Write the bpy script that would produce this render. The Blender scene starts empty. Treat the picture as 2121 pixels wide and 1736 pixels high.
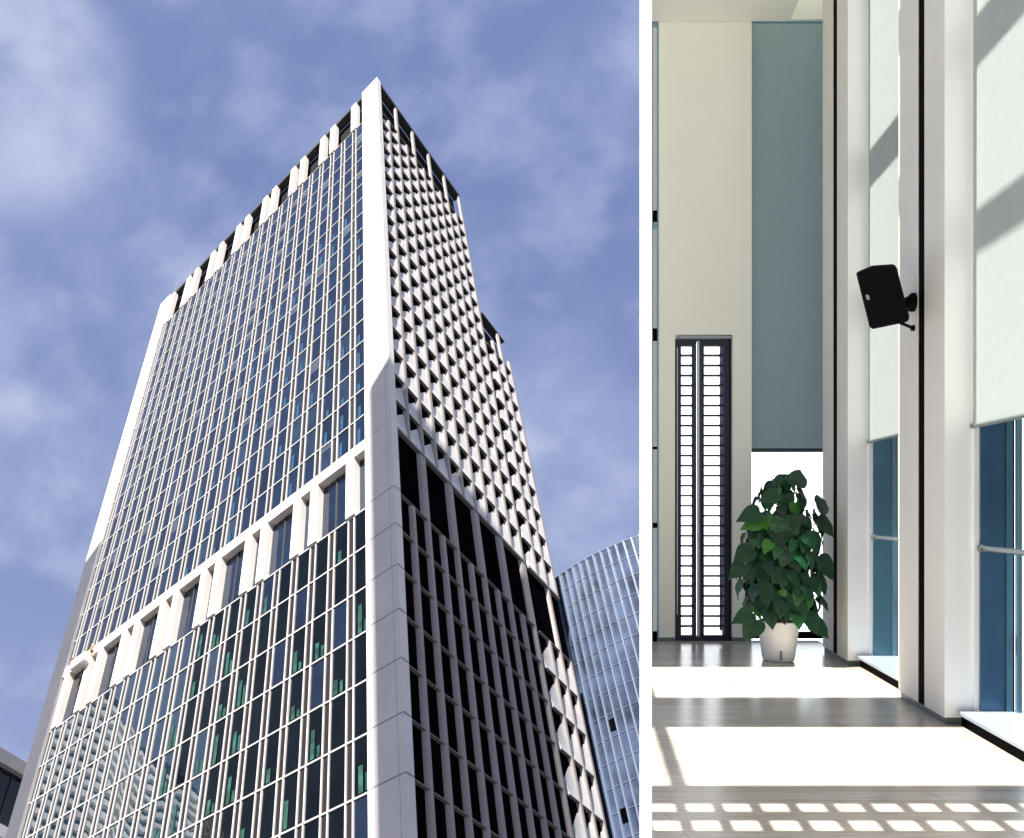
import bpy, bmesh, math, random
from mathutils import Vector, Matrix
random.seed(7)
sc = bpy.context.scene
rad = math.radians

# ------------------------------------------------------------------ camera
F_PX, W_PX = 1823.0, 2121.0            # focal length and picture width in the same pixels
PX, PY = 742.0, 1050.0                 # principal point
CAM_H = 8.0
cam = bpy.data.cameras.new('camera')
cam.sensor_fit = 'HORIZONTAL'; cam.sensor_width = 36.0
cam.lens = F_PX / W_PX * 36.0
cam.shift_x = (W_PX / 2 - PX) / W_PX
cam.shift_y = (PY - 1736 / 2) / W_PX
cam.clip_start = 0.05; cam.clip_end = 5000
camo = bpy.data.objects.new('camera', cam)
sc.collection.objects.link(camo)
camo.location = (0, 0, CAM_H)
camo.rotation_euler = (rad(135), 0, 0)  # looks 45 degrees upwards, towards +Y
sc.camera = camo

# ------------------------------------------------------------------ light
SUN_EL = rad(42.0)
SH = Vector((-0.42, -0.907, 0)).normalized()          # horizontal direction towards the sun
SUN = Vector((SH.x * math.cos(SUN_EL), SH.y * math.cos(SUN_EL), math.sin(SUN_EL)))
sl = bpy.data.lights.new('sun', 'SUN'); sl.energy = 4.6; sl.angle = rad(0.35); sl.color = (1.0, 0.97, 0.925)
so = bpy.data.objects.new('sun', sl); sc.collection.objects.link(so)
so.rotation_euler = SUN.to_track_quat('Z', 'Y').to_euler()
so.location = (0, -20, 60)

w = bpy.data.worlds.new('World'); sc.world = w; w.use_nodes = True
nt = w.node_tree; nt.nodes.clear()
def N(t, tree=None, **kw):
    n = (tree or nt).nodes.new(t)
    for k, v in kw.items(): setattr(n, k, v)
    return n
L_ = nt.links.new
out = N('ShaderNodeOutputWorld'); bg = N('ShaderNodeBackground'); bg.inputs[1].default_value = 1.0
sky = N('ShaderNodeTexSky', sky_type='NISHITA', sun_disc=False)
sky.sun_elevation = SUN_EL; sky.sun_rotation = math.atan2(SH.x, SH.y) % (2 * math.pi)
sky.air_density = 1.0; sky.dust_density = 0.6; sky.ozone_density = 2.0
skm = N('ShaderNodeVectorMath', operation='MULTIPLY'); skm.inputs[1].default_value = (0.007, 0.007, 0.007)
L_(sky.outputs[0], skm.inputs[0])
ska = N('ShaderNodeVectorMath', operation='ADD'); ska.inputs[1].default_value = (.071, .095, .186); L_(skm.outputs[0], ska.inputs[0])
tc = N('ShaderNodeTexCoord')
sx = N('ShaderNodeSeparateXYZ'); L_(tc.outputs['Generated'], sx.inputs[0])
def math_n(op, a, b=None, c=None, clamp=False):
    n = N('ShaderNodeMath', operation=op); n.use_clamp = clamp
    for i, v in enumerate((a, b, c)):
        if v is None: continue
        if hasattr(v, 'links'): L_(v, n.inputs[i])
        else: n.inputs[i].default_value = v
    return n.outputs[0]
def smooth(v, lo, hi):
    n = N('ShaderNodeMapRange', interpolation_type='SMOOTHSTEP'); n.clamp = True
    L_(v, n.inputs[0]); n.inputs[1].default_value = lo; n.inputs[2].default_value = hi
    return n.outputs[0]
def dotn(d):
    n = N('ShaderNodeVectorMath', operation='DOT_PRODUCT'); L_(tc.outputs['Generated'], n.inputs[0]); n.inputs[1].default_value = d
    return n.outputs['Value']
def pix_dir(x, y):
    u, v = (x - PX) / F_PX, (PY - y) / F_PX; k = math.sqrt(.5)
    return Vector((u, k * (1 - v), k * (1 + v))).normalized()
mp = N('ShaderNodeMapping'); L_(tc.outputs['Generated'], mp.inputs[0]); mp.inputs['Scale'].default_value = (2.4, 2.6, 3.0)
mp.inputs['Rotation'].default_value = (0.3, 0.5, 0.4)
nz = N('ShaderNodeTexNoise'); nz.inputs['Scale'].default_value = 1.7; nz.inputs['Detail'].default_value = 6; nz.inputs['Roughness'].default_value = .5; nz.inputs['Distortion'].default_value = .1
L_(mp.outputs[0], nz.inputs['Vector'])
front = smooth(sx.outputs[1], -.1, .25)
thin = math_n('MULTIPLY', smooth(nz.outputs[0], .42, .85), front)
spot = smooth(dotn(pix_dir(-30, 150)), .988, .9995)
low = smooth(dotn((0, 0, 1)), .85, .30)
nz2 = N('ShaderNodeTexNoise'); nz2.inputs['Scale'].default_value = 4.2; nz2.inputs['Detail'].default_value = 5; nz2.inputs['Roughness'].default_value = .5; L_(mp.outputs[0], nz2.inputs['Vector'])
cl = math_n('ADD', math_n('MULTIPLY', thin, .45), math_n('MULTIPLY', math_n('MULTIPLY', smooth(nz2.outputs[0], .42, .72), front), .26))
cl = math_n('ADD', cl, math_n('MULTIPLY', math_n('MULTIPLY', spot, smooth(nz.outputs[0], .25, .60)), .6))
cl = math_n('ADD', cl, math_n('MULTIPLY', low, .26), None, True)
mix = N('ShaderNodeMix', data_type='RGBA'); L_(cl, mix.inputs['Factor'])
L_(ska.outputs[0], mix.inputs['A']); mix.inputs['B'].default_value = (.27, .29, .375, 1)
# a bright bank added to the sky, whitening windows and lighting the hall
azr = math_n('DIVIDE', sx.outputs[0], math_n('MAXIMUM', math_n('MULTIPLY', math_n('ADD', sx.outputs[1], sx.outputs[2]), .7071), .05))
bank = math_n('MULTIPLY', smooth(azr, .3195, .347), smooth(azr, 1.3, .8))
bank = math_n('MULTIPLY', bank, smooth(sx.outputs[1], .15, .40))
mix2 = N('ShaderNodeMix', data_type='RGBA'); L_(bank, mix2.inputs['Factor'])
L_(mix.outputs['Result'], mix2.inputs['A']); mix2.inputs['B'].default_value = (1.25, 1.3, 1.35, 1)
L_(mix2.outputs['Result'], bg.inputs[0]); L_(bg.outputs[0], out.inputs[0])

sc.view_settings.view_transform = 'Standard'; sc.view_settings.look = 'None'
sc.view_settings.exposure = 1.4; sc.view_settings.gamma = 1.0
sc.render.engine = 'CYCLES'
sc.cycles.use_denoising = True
try: sc.cycles.denoiser = 'OPENIMAGEDENOISE'
except Exception: pass
sc.cycles.max_bounces = 10; sc.cycles.diffuse_bounces = 6; sc.cycles.transparent_max_bounces = 16
sc.cycles.sample_clamp_indirect = 8.0

# ------------------------------------------------------------------ materials
def mat(name, col, rough=.6, spec=.5, metal=0.0, var=0.0, vscale=3.0, bump=0.0, bscale=40.0, ior=None, stretch=None, trans=0.0):
    m = bpy.data.materials.new(name); m.use_nodes = True
    t = m.node_tree; b = t.nodes['Principled BSDF']
    b.inputs['Base Color'].default_value = (*col, 1); b.inputs['Roughness'].default_value = rough
    b.inputs['Metallic'].default_value = metal; b.inputs['Specular IOR Level'].default_value = spec
    if ior: b.inputs['IOR'].default_value = ior
    co = t.nodes.new('ShaderNodeTexCoord'); mpn = t.nodes.new('ShaderNodeMapping'); t.links.new(co.outputs['Object'], mpn.inputs[0])
    if stretch: mpn.inputs['Scale'].default_value = stretch
    if var:
        nn = t.nodes.new('ShaderNodeTexNoise'); nn.inputs['Scale'].default_value = vscale; nn.inputs['Detail'].default_value = 6
        t.links.new(mpn.outputs[0], nn.inputs['Vector'])
        r = t.nodes.new('ShaderNodeMapRange'); t.links.new(nn.outputs[0], r.inputs[0])
        r.inputs[1].default_value = .3; r.inputs[2].default_value = .7; r.inputs[3].default_value = 1 - var; r.inputs[4].default_value = 1 + var
        mu = t.nodes.new('ShaderNodeVectorMath'); mu.operation = 'SCALE'; mu.inputs[0].default_value = col
        t.links.new(r.outputs[0], mu.inputs['Scale']); t.links.new(mu.outputs[0], b.inputs['Base Color'])
    if bump:
        nb = t.nodes.new('ShaderNodeTexNoise'); nb.inputs['Scale'].default_value = bscale; nb.inputs['Detail'].default_value = 4
        t.links.new(mpn.outputs[0], nb.inputs['Vector'])
        bp = t.nodes.new('ShaderNodeBump'); bp.inputs['Strength'].default_value = bump; bp.inputs['Distance'].default_value = .01
        t.links.new(nb.outputs[0], bp.inputs['Height']); t.links.new(bp.outputs[0], b.inputs['Normal'])
    return m

def glass_mat(name, tint=(.9, .95, .95), refl=.08):
    m = bpy.data.materials.new(name); m.use_nodes = True; t = m.node_tree; t.nodes.clear()
    o = t.nodes.new('ShaderNodeOutputMaterial'); mx = t.nodes.new('ShaderNodeMixShader'); tr = t.nodes.new('ShaderNodeBsdfTransparent')
    gl = t.nodes.new('ShaderNodeBsdfGlossy'); gl.inputs['Roughness'].default_value = .02; tr.inputs[0].default_value = (*tint, 1)
    lw = t.nodes.new('ShaderNodeLayerWeight'); lw.inputs[0].default_value = .5
    pw = t.nodes.new('ShaderNodeMath'); pw.operation = 'POWER'; pw.inputs[1].default_value = 4; t.links.new(lw.outputs['Facing'], pw.inputs[0])
    ma = t.nodes.new('ShaderNodeMath'); ma.operation = 'MULTIPLY_ADD'; ma.inputs[1].default_value = .5; ma.inputs[2].default_value = refl * .5; t.links.new(pw.outputs[0], ma.inputs[0])
    t.links.new(ma.outputs[0], mx.inputs[0]); t.links.new(tr.outputs[0], mx.inputs[1]); t.links.new(gl.outputs[0], mx.inputs[2]); t.links.new(mx.outputs[0], o.inputs[0])
    return m

def facade_glass(name, base, ior=1.9, rough=.025, wave=.25, var=.45):
    m = mat(name, base, rough, .5, 0, var, .35, ior=ior)
    t = m.node_tree; b = t.nodes['Principled BSDF']
    co = t.nodes.new('ShaderNodeTexCoord'); nn = t.nodes.new('ShaderNodeTexNoise'); nn.inputs['Scale'].default_value = .55; nn.inputs['Detail'].default_value = 1
    t.links.new(co.outputs['Object'], nn.inputs['Vector'])
    bp = t.nodes.new('ShaderNodeBump'); bp.inputs['Strength'].default_value = wave; bp.inputs['Distance'].default_value = .12
    t.links.new(nn.outputs[0], bp.inputs['Height']); t.links.new(bp.outputs[0], b.inputs['Normal'])
    return m

def floor_mat():
    m = bpy.data.materials.new('oak_floor'); m.use_nodes = True; t = m.node_tree; b = t.nodes['Principled BSDF']
    co = t.nodes.new('ShaderNodeTexCoord')
    br = t.nodes.new('ShaderNodeTexBrick'); t.links.new(co.outputs['Object'], br.inputs['Vector'])
    br.inputs['Scale'].default_value = 1.0; br.inputs['Brick Width'].default_value = 1.5; br.inputs['Row Height'].default_value = .145
    br.inputs['Mortar Size'].default_value = .0016; br.inputs['Color1'].default_value = (.46, .40, .32, 1); br.inputs['Color2'].default_value = (.57, .51, .43, 1)
    br.inputs['Mortar'].default_value = (.22, .2, .18, 1); br.offset = .37; br.inputs['Bias'].default_value = .1
    mpn = t.nodes.new('ShaderNodeMapping'); t.links.new(co.outputs['Object'], mpn.inputs[0]); mpn.inputs['Scale'].default_value = (1.3, 26, 1)
    nn = t.nodes.new('ShaderNodeTexNoise'); nn.inputs['Scale'].default_value = 2.2; nn.inputs['Detail'].default_value = 7; t.links.new(mpn.outputs[0], nn.inputs['Vector'])
    r = t.nodes.new('ShaderNodeMapRange'); t.links.new(nn.outputs[0], r.inputs[0]); r.inputs[1].default_value = .3; r.inputs[2].default_value = .7; r.inputs[3].default_value = .82; r.inputs[4].default_value = 1.14
    mu = t.nodes.new('ShaderNodeVectorMath'); mu.operation = 'SCALE'; t.links.new(br.outputs[0], mu.inputs[0]); t.links.new(r.outputs[0], mu.inputs['Scale'])
    t.links.new(mu.outputs[0], b.inputs['Base Color'])
    r2 = t.nodes.new('ShaderNodeMapRange'); t.links.new(nn.outputs[0], r2.inputs[0]); r2.inputs[3].default_value = .13; r2.inputs[4].default_value = .30
    t.links.new(r2.outputs[0], b.inputs['Roughness'])
    bp = t.nodes.new('ShaderNodeBump'); bp.inputs['Strength'].default_value = .12; bp.inputs['Distance'].default_value = .004
    t.links.new(nn.outputs[0], bp.inputs['Height']); t.links.new(bp.outputs[0], b.inputs['Normal'])
    return m

def fabric_mat(name, col, transl=.25):
    m = mat(name, col, .9, .1, 0, .04, 18, .25, 260)
    t = m.node_tree; b = t.nodes['Principled BSDF']; o = [n for n in t.nodes if n.type == 'OUTPUT_MATERIAL'][0]
    tl = t.nodes.new('ShaderNodeBsdfTranslucent'); tl.inputs[0].default_value = (*col, 1)
    mx = t.nodes.new('ShaderNodeMixShader'); mx.inputs[0].default_value = transl
    t.links.new(b.outputs[0], mx.inputs[1]); t.links.new(tl.outputs[0], mx.inputs[2]); t.links.new(mx.outputs[0], o.inputs[0])
    return m

M = dict(
    white=mat('white_stone', (.82, .755, .69), .55, .3, 0, .07, .22),
    whitepanel=mat('white_metal_panel', (.80, .80, .80), .45, .4, 0, .04, .5),
    mullion=mat('white_mullion', (.62, .60, .585), .4, .4),
    ledge=mat('grey_ledge', (.24, .215, .20), .8, .2, 0, .1, .6),
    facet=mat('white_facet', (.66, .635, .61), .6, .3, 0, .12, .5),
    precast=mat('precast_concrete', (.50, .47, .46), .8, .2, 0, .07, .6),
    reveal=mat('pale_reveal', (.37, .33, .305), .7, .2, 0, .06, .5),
    darkbody=mat('dark_body', (.012, .012, .015), .8, .1),
    rim=mat('dark_rim', (.05, .05, .055), .6, .3),
    mgap=mat('mullion_gap', (.016, .011, .011), .6, .3),
    glass=facade_glass('tower_glass', (.006, .014, .032), 1.62),
    glass2=facade_glass('tower_glass_low', (.002, .004, .005), 1.28),
    glassb=facade_glass('tower_glass_b', (.004, .009, .022), 1.65), glassc=facade_glass('tower_glass_c', (.012, .022, .042), 1.75),
    blind=mat('grey_blind', (.05, .06, .085), .5, .4, 0, .2, 1.0),
    glass3=facade_glass('tower_glass_mirror', (.008, .022, .036), 2.15, .015, .05),
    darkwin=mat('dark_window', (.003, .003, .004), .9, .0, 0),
    teal=mat('teal_lit_bar', (.020, .075, .056), .4, .4, 0, .6, 1.2),  # lit interior showing in the glass, painted as flat teal bars
    bluelit=mat('blue_lit_bar', (.022, .07, .13), .4, .3, 0, .25, 2.0),  # same painted interior glow, bluer, for the upper panes
    seam=mat('joint_seam', (.30, .29, .29), .8),
    cglass=facade_glass('curved_glass', (.050, .068, .115), 1.32, .17, .05, .6),
    cfin=mat('pale_fin', (.18, .22, .30), .4, .4),
    bandwhite=mat('band_white', (.8, .79, .77), .6),
    bandgrey=mat('band_grey', (.40, .39, .375), .7, .3, 0, .08, .4),
    bandglass=facade_glass('band_glass', (.02, .022, .026), 1.5),
    brick=mat('block_wall', (.42, .40, .38), .8, .2, 0, .1, .3),
    ground=mat('paving', (.07, .07, .07), .85, .2, 0, .12, .2),
    orange=mat('orange_cloth', (.75, .26, .06), .8), brown=mat('brown_cloth', (.25, .10, .06), .8), skin=mat('skin', (.5, .3, .22), .6),
    rope=mat('rope', (.35, .33, .3), .9), navy=mat('navy_trousers', (.04, .05, .09), .8),
    # hall
    floor=floor_mat(),
    cream=mat('cream_wall', (.91, .92, .825), .75, .25, 0, .018, 1.2, .05, 120),
    ceil=mat('cream_ceiling', (.90, .91, .83), .8, .2, 0, .015, 1.0),
    colside=mat('column_paint', (.91, .885, .785), .6, .3, 0, .015, 1.0, .04, 120),
    colfront=mat('column_white', (.93, .945, .93), .5, .35, 0, .012, 1.0),
    black=mat('black_trim', (.003, .003, .003), .7, .02),
    shade=fabric_mat('shade_fabric', (.53, .575, .54), .14),
    shadeback=fabric_mat('shade_fabric_grey', (.41, .54, .56), .3),
    hem=mat('hem_bar', (.16, .20, .19), .4, .5),
    hemback=mat('hem_bar_dark', (.02, .045, .055), .4, .5),
    fin=mat('blue_fin', (.10, .24, .32), .35, .5, .3, .3, .9),
    fin2=mat('blue_fin_deep', (.06, .15, .27), .3, .5, .4, .35, .9),
    finpale=mat('blue_fin_pale', (.22, .36, .46), .35, .5, .3),
    steel=mat('brushed_steel', (.55, .6, .62), .25, .5, .9),
    sill=mat('sill_stone', (.34, .39, .44), .2, .5, 0, .05, 3),
    pane=glass_mat('clear_glass'),
    navyframe=mat('navy_frame', (.018, .020, .045), .4, .5),
    lightpole=mat('pale_pole', (.62, .68, .70), .3, .5, .3),
    lilac=mat('lilac_plate', (.55, .55, .75), .5),
    pot=mat('white_glaze', (.85, .86, .83), .18, .5),
    moss=mat('moss_pole', (.008, .008, .006), .95, .1, 0, .3, 30, .6, 90),
    soil=mat('soil', (.01, .008, .006), .95),
    stem=mat('pale_stem', (.30, .26, .07), .6),
    spk=mat('speaker_black', (.0025, .0025, .003), .6, .08, 0, 0, 1, .25, 500),
    badge=mat('badge_grey', (.35, .36, .36), .4),
    plate=mat('switch_white', (.82, .81, .79), .4),
)

def leaf_mat():
    m = bpy.data.materials.new('leaf_green'); m.use_nodes = True; t = m.node_tree; b = t.nodes['Principled BSDF']
    at = t.nodes.new('ShaderNodeAttribute'); at.attribute_name = 'tone'; at.attribute_type = 'GEOMETRY'
    cr = t.nodes.new('ShaderNodeValToRGB'); e = cr.color_ramp.elements
    e[0].position = 0; e[0].color = (.004, .020, .007, 1); e[1].position = 1; e[1].color = (.05, .19, .025, 1)
    x = e.new(.45); x.color = (.007, .045, .016, 1); x2 = e.new(.8); x2.color = (.012, .085, .028, 1)
    t.links.new(at.outputs['Fac'], cr.inputs[0]); t.links.new(cr.outputs[0], b.inputs['Base Color'])
    b.inputs['Roughness'].default_value = .36; b.inputs['Specular IOR Level'].default_value = .4
    return m
M['leaf'] = leaf_mat()

# ------------------------------------------------------------------ helpers
def R3(x): return Vector(x)
class MB:
    def __init__(s): s.v = []; s.f = []; s.m = []; s.slots = []
    def slot(s, m):
        if m not in s.slots: s.slots.append(m)
        return s.slots.index(m)
    def face(s, pts, m):
        i = len(s.v); s.v += [Vector(p) for p in pts]; s.f.append(tuple(range(i, i + len(pts)))); s.m.append(s.slot(m))
    def hexa(s, p, m):                      # p: 4 bottom, 4 top points
        i = len(s.v); s.v += [Vector(q) for q in p]
        for q in ((3, 2, 1, 0), (4, 5, 6, 7), (0, 1, 5, 4), (1, 2, 6, 5), (2, 3, 7, 6), (3, 0, 4, 7)):
            s.f.append(tuple(i + k for k in q)); s.m.append(s.slot(m))
    def box(s, fr, a0, a1, b0, b1, c0, c1, m):
        s.hexa([fr(a0, b0, c0), fr(a1, b0, c0), fr(a1, b1, c0), fr(a0, b1, c0), fr(a0, b0, c1), fr(a1, b0, c1), fr(a1, b1, c1), fr(a0, b1, c1)], m)
    def prism(s, poly, z0, z1, m, fr=None):
        fr = fr or (lambda x, y, z: (x, y, z)); n = len(poly); i = len(s.v)
        z0s = z0 if isinstance(z0, (list, tuple)) else [z0] * n; z1s = z1 if isinstance(z1, (list, tuple)) else [z1] * n
        s.v += [Vector(fr(p[0], p[1], z)) for p, z in zip(poly, z0s)] + [Vector(fr(p[0], p[1], z)) for p, z in zip(poly, z1s)]
        k = s.slot(m)
        s.f.append(tuple(i + j for j in reversed(range(n)))); s.f.append(tuple(i + n + j for j in range(n))); s.m += [k, k]
        for j in range(n):
            j2 = (j + 1) % n; s.f.append((i + j, i + j2, i + n + j2, i + n + j)); s.m.append(k)
    def tube(s, a, b, r, m, n=12, r2=None, cap=True):
        a, b = Vector(a), Vector(b); r2 = r if r2 is None else r2
        d = (b - a).normalized(); u = d.orthogonal().normalized(); v = d.cross(u); i = len(s.v); k = s.slot(m)
        for c, rr in ((a, r), (b, r2)):
            for j in range(n):
                t = 2 * math.pi * j / n; s.v.append(c + (u * math.cos(t) + v * math.sin(t)) * rr)
        for j in range(n):
            j2 = (j + 1) % n; s.f.append((i + j, i + j2, i + n + j2, i + n + j)); s.m.append(k)
        if cap: s.f.append(tuple(i + j for j in reversed(range(n)))); s.f.append(tuple(i + n + j for j in range(n))); s.m += [k, k]
    def lathe(s, prof, m, n=40, c=(0, 0)):
        i = len(s.v); k = s.slot(m)
        for r, z in prof:
            for j in range(n):
                t = 2 * math.pi * j / n; s.v.append(Vector((c[0] + r * math.cos(t), c[1] + r * math.sin(t), z)))
        for q in range(len(prof) - 1):
            for j in range(n):
                j2 = (j + 1) % n; s.f.append((i + q * n + j, i + q * n + j2, i + (q + 1) * n + j2, i + (q + 1) * n + j)); s.m.append(k)
    def build(s, name, parent=None, mw=None, smooth=False, bevel=0, recalc=True):
        me = bpy.data.meshes.new(name); me.from_pydata([tuple(p) for p in s.v], [], s.f)
        for m in s.slots: me.materials.append(M[m])
        for p, k in zip(me.polygons, s.m): p.material_index = k; p.use_smooth = smooth
        if recalc:
            b = bmesh.new(); b.from_mesh(me); bmesh.ops.recalc_face_normals(b, faces=b.faces); b.to_mesh(me); b.free()
        o = bpy.data.objects.new(name, me); sc.collection.objects.link(o)
        if parent: o.parent = parent
        if mw is not None: o.matrix_local = mw
        if bevel:
            bv = o.modifiers.new('edge', 'BEVEL'); bv.width = bevel; bv.segments = 2; bv.limit_method = 'ANGLE'; bv.angle_limit = rad(40)
        return o
def tag(o, label, cat, group=None, kind=None):
    if label: o['label'] = label
    if cat: o['category'] = cat
    if group: o['group'] = group
    if kind: o['kind'] = kind
    return o
def struct(o): o['kind'] = 'structure'; return o
def stuffp(o): o['kind'] = 'stuff'; return o
def empty(name, mw, label, cat, group=None):
    o = bpy.data.objects.new(name, None); sc.collection.objects.link(o); o.matrix_world = mw; o.empty_display_size = .2
    return tag(o, label, cat, group)
T = Matrix.Translation

# ================================================================== CITY
g = MB(); g.face([(-2500, -2500, 0), (2500, -2500, 0), (2500, 2500, 0), (-2500, 2500, 0)], 'ground'); struct(g.build('ground'))

# ---- office tower: two faces that meet at the arris A
RD = 50.0; Z0 = CAM_H
A = Vector((.0612 * RD, RD, 0))
aL, aR = rad(44.7), rad(37.3)
dL = Vector((-math.sin(aL), math.cos(aL), 0)); nL = Vector((-math.cos(aL), -math.sin(aL), 0))
dR = Vector((math.sin(aR), math.cos(aR), 0)); nR = Vector((math.cos(aR), -math.sin(aR), 0))
UP = Vector((0, 0, 1))
def fL(s, o, z): return dL * s + nL * o + UP * (z + Z0)
def fR(s, o, z): return dR * s + nR * o + UP * (z + Z0)
tower = empty('office_tower', T(A), 'tall office tower with white mullioned glass face, white corner pillar and serrated pale side', 'tower')
TOP = 144.0; LS, RS1, RS0, RS2 = 57.0, 23.6, 24.3, 31.0; TOP2 = 108.8
BELT0, BELT1 = 52.2, 60.7; CROWN = 133.6
lowlev = [BELT0 - 4.25 * i for i in range(0, 13)]
uplev = [BELT1 + 4.05 * i for i in range(0, 19)]
cen = lambda k: 2.72 + 2.385 * k

b = MB()
def para(s0, s1, t0, t1, ins): return [tuple((dL * a + dR * c - nL * 0 )[:2]) for a, c in ((s0, t0), (s1, t0), (s1, t1), (s0, t1))]
b.prism(para(1.35, LS - .6, 1.35, RS1 - .3, 0), 0, TOP + Z0 - .3, 'darkbody')
b.build('core', tower)
b = MB(); b.prism(para(1.35, LS - .6, RS1 - .2, RS2 - .9, 0), 0, TOP2 + Z0 - .2, 'darkbody'); b.build('rear_wing', tower)
# corner pillar: one shaft with shallow seams
b = MB()
ang = [fL(0, .30, 0), fL(3.2, .30, 0), fL(3.2, -1.4, 0), fR(.55, -1.4, 0), fR(.55, .12, 0)]
# true corner of the two offset planes
c0 = (nL * .30 + nR * .12)
ang[0] = Vector((A.x, A.y, 0)) * 0 + fL(-.12, .30, 0)
poly = [(p.x, p.y) for p in ang]
b.prism(poly, Z0 * 0, TOP + Z0 + .6, 'white'); pil = b.build('corner_pillar', tower)
b = MB()
for z in [BELT0 - 4.25 * i for i in range(0, 9)]:
    b.box(fL, -.11, 3.19, .29, .306, z - .05, z + .05, 'seam'); b.box(fR, -.30, .545, .11, .126, z - .05, z + .05, 'seam')
for s_ in (.42, 2.52):
    b.box(fL, s_, s_ + .03, .29, .304, -Z0, TOP - .5, 'seam')
for z in [BELT1 + 8.1 * i for i in range(0, 10)]:
    b.box(fL, -.11, 3.19, .29, .304, z - .02, z + .02, 'seam')
stuffp(b.build('joint_seam', pil))
b = MB(); b.box(fL, 53.9, LS, -1.3, .30, -Z0, TOP + .3, 'white'); b.build('end_pillar', tower)

def scr_size(P):                              # rough size in the picture: nearer and less oblique panes show larger
    w_ = A + P - Vector((0, 0, CAM_H)); d = (w_.y + w_.z) * math.sqrt(.5)
    return 1 / d
panes = []
edges = [3.2] + [cen(k) for k in range(1, 22)] + [53.9]
rng = random.Random(3)
def pane_quad(mb, s0, s1, z0, z1, m, o=0.0):
    j = [rng.uniform(-.012, .012) for _ in range(3)]
    f = lambda s, z: o + j[0] + j[1] * (s - s0) / (s1 - s0) + j[2] * (z - z0) / (z1 - z0)
    mb.face([fL(s0, f(s0, z0), z0), fL(s1, f(s1, z0), z0), fL(s1, f(s1, z1), z1), fL(s0, f(s0, z1), z1)], m)
def make_pane(mb, k, z0, z1, low):
    s0 = edges[k] + (.42 if k else .02); s1 = edges[k + 1] - (.42 if k < 21 else .02)
    pane_quad(mb, s0, s1, z0, z1, ('glass2' if k < 9 + rng.choice((-1, 0, 1)) and rng.random() < .85 else ('glass3' if k > 7 else 'glassb')) if low else rng.choice(('glass', 'glass', 'glassb', 'glassc')))
    r = rng.random(); wdt = s1 - s0
    if not low and r > .86:
        hb = (z1 - z0) * rng.uniform(.2, .6); mb.face([fL(s0 + .05, .03, z1 - hb), fL(s1 - .05, .03, z1 - hb), fL(s1 - .05, .03, z1 - .05), fL(s0 + .05, .03, z1 - .05)], 'blind')
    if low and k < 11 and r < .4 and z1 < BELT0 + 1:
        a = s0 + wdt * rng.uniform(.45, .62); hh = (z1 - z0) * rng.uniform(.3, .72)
        mb.face([fL(a, .04, z0 + .15), fL(a + .42, .04, z0 + .15), fL(a + .42, .04, z0 + hh), fL(a, .04, z0 + hh)], 'teal')  # painted glow of the lit interior
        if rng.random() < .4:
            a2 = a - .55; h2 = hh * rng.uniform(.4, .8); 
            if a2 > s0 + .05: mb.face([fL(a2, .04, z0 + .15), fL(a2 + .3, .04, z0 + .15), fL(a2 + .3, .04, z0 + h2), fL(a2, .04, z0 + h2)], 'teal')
    elif (not low) and k < 12 and r < .45 and z1 < 112:
        a = s0 + wdt * rng.uniform(.4, .62); hh = (z1 - z0) * rng.uniform(.25, .65)
        mb.face([fL(a, .04, z0 + .15), fL(a + .4, .04, z0 + .15), fL(a + .4, .04, z0 + hh), fL(a, .04, z0 + hh)], 'bluelit')  # painted interior glow, upper panes
BLIND = 1
for k in range(22):
    for i in range(len(lowlev) - 1): panes.append((k, lowlev[i + 1] + .09, lowlev[i] - .09, True))
    for i in range(len(uplev) - 1): panes.append((k, uplev[i] + .09, uplev[i + 1] - .09, False))
def visible_low(k, z): 
    P = A + fL(edges[k], 0, z); d = P - Vector((0, 0, CAM_H)); dep = (d.y + d.z) * math.sqrt(.5); v = (d.z - d.y) * math.sqrt(.5) / dep
    return PY - v * F_PX < 1700
cand = sorted([p for p in panes if visible_low(p[0], p[1]) and p[0] > 0], key=lambda p: -scr_size(fL(edges[p[0]], 0, (p[1] + p[2]) / 2)))[:100]
cs = set(cand); rest = MB()
for p in panes:
    if p in cs:
        q = MB(); make_pane(q, *p); q.build('window', tower, recalc=False)
    else: make_pane(rest, *p)
stuffp(rest.build('window', tower, recalc=False))
gapm = MB()
for k in range(1, 22):
    c = cen(k)
    for (z0, z1) in ((0 - Z0, BELT0 - .1), (BELT1 + .05, CROWN)):
        for sg in (-1, 1):
            q = MB(); q.box(fL, c + sg * .35 - .048, c + sg * .35 + .048, -.1, .12, z0, z1, 'mullion'); q.build('mullion', tower)
        gapm.box(fL, c - .27, c + .27, -.12, .01, z0, z1, 'mgap')
stuffp(gapm.build('mullion_gap', tower))
for z in lowlev[:10] + uplev[1:]:
    q = MB()
    for k in range(22): 
        s0 = edges[k] + (.43 if k else .0); s1 = edges[k + 1] - (.43 if k < 21 else .0)
    q.box(fL, 3.21, 53.89, -.06, .10, z - .06, z + .06, 'mullion'); q.build('transom', tower)
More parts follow.
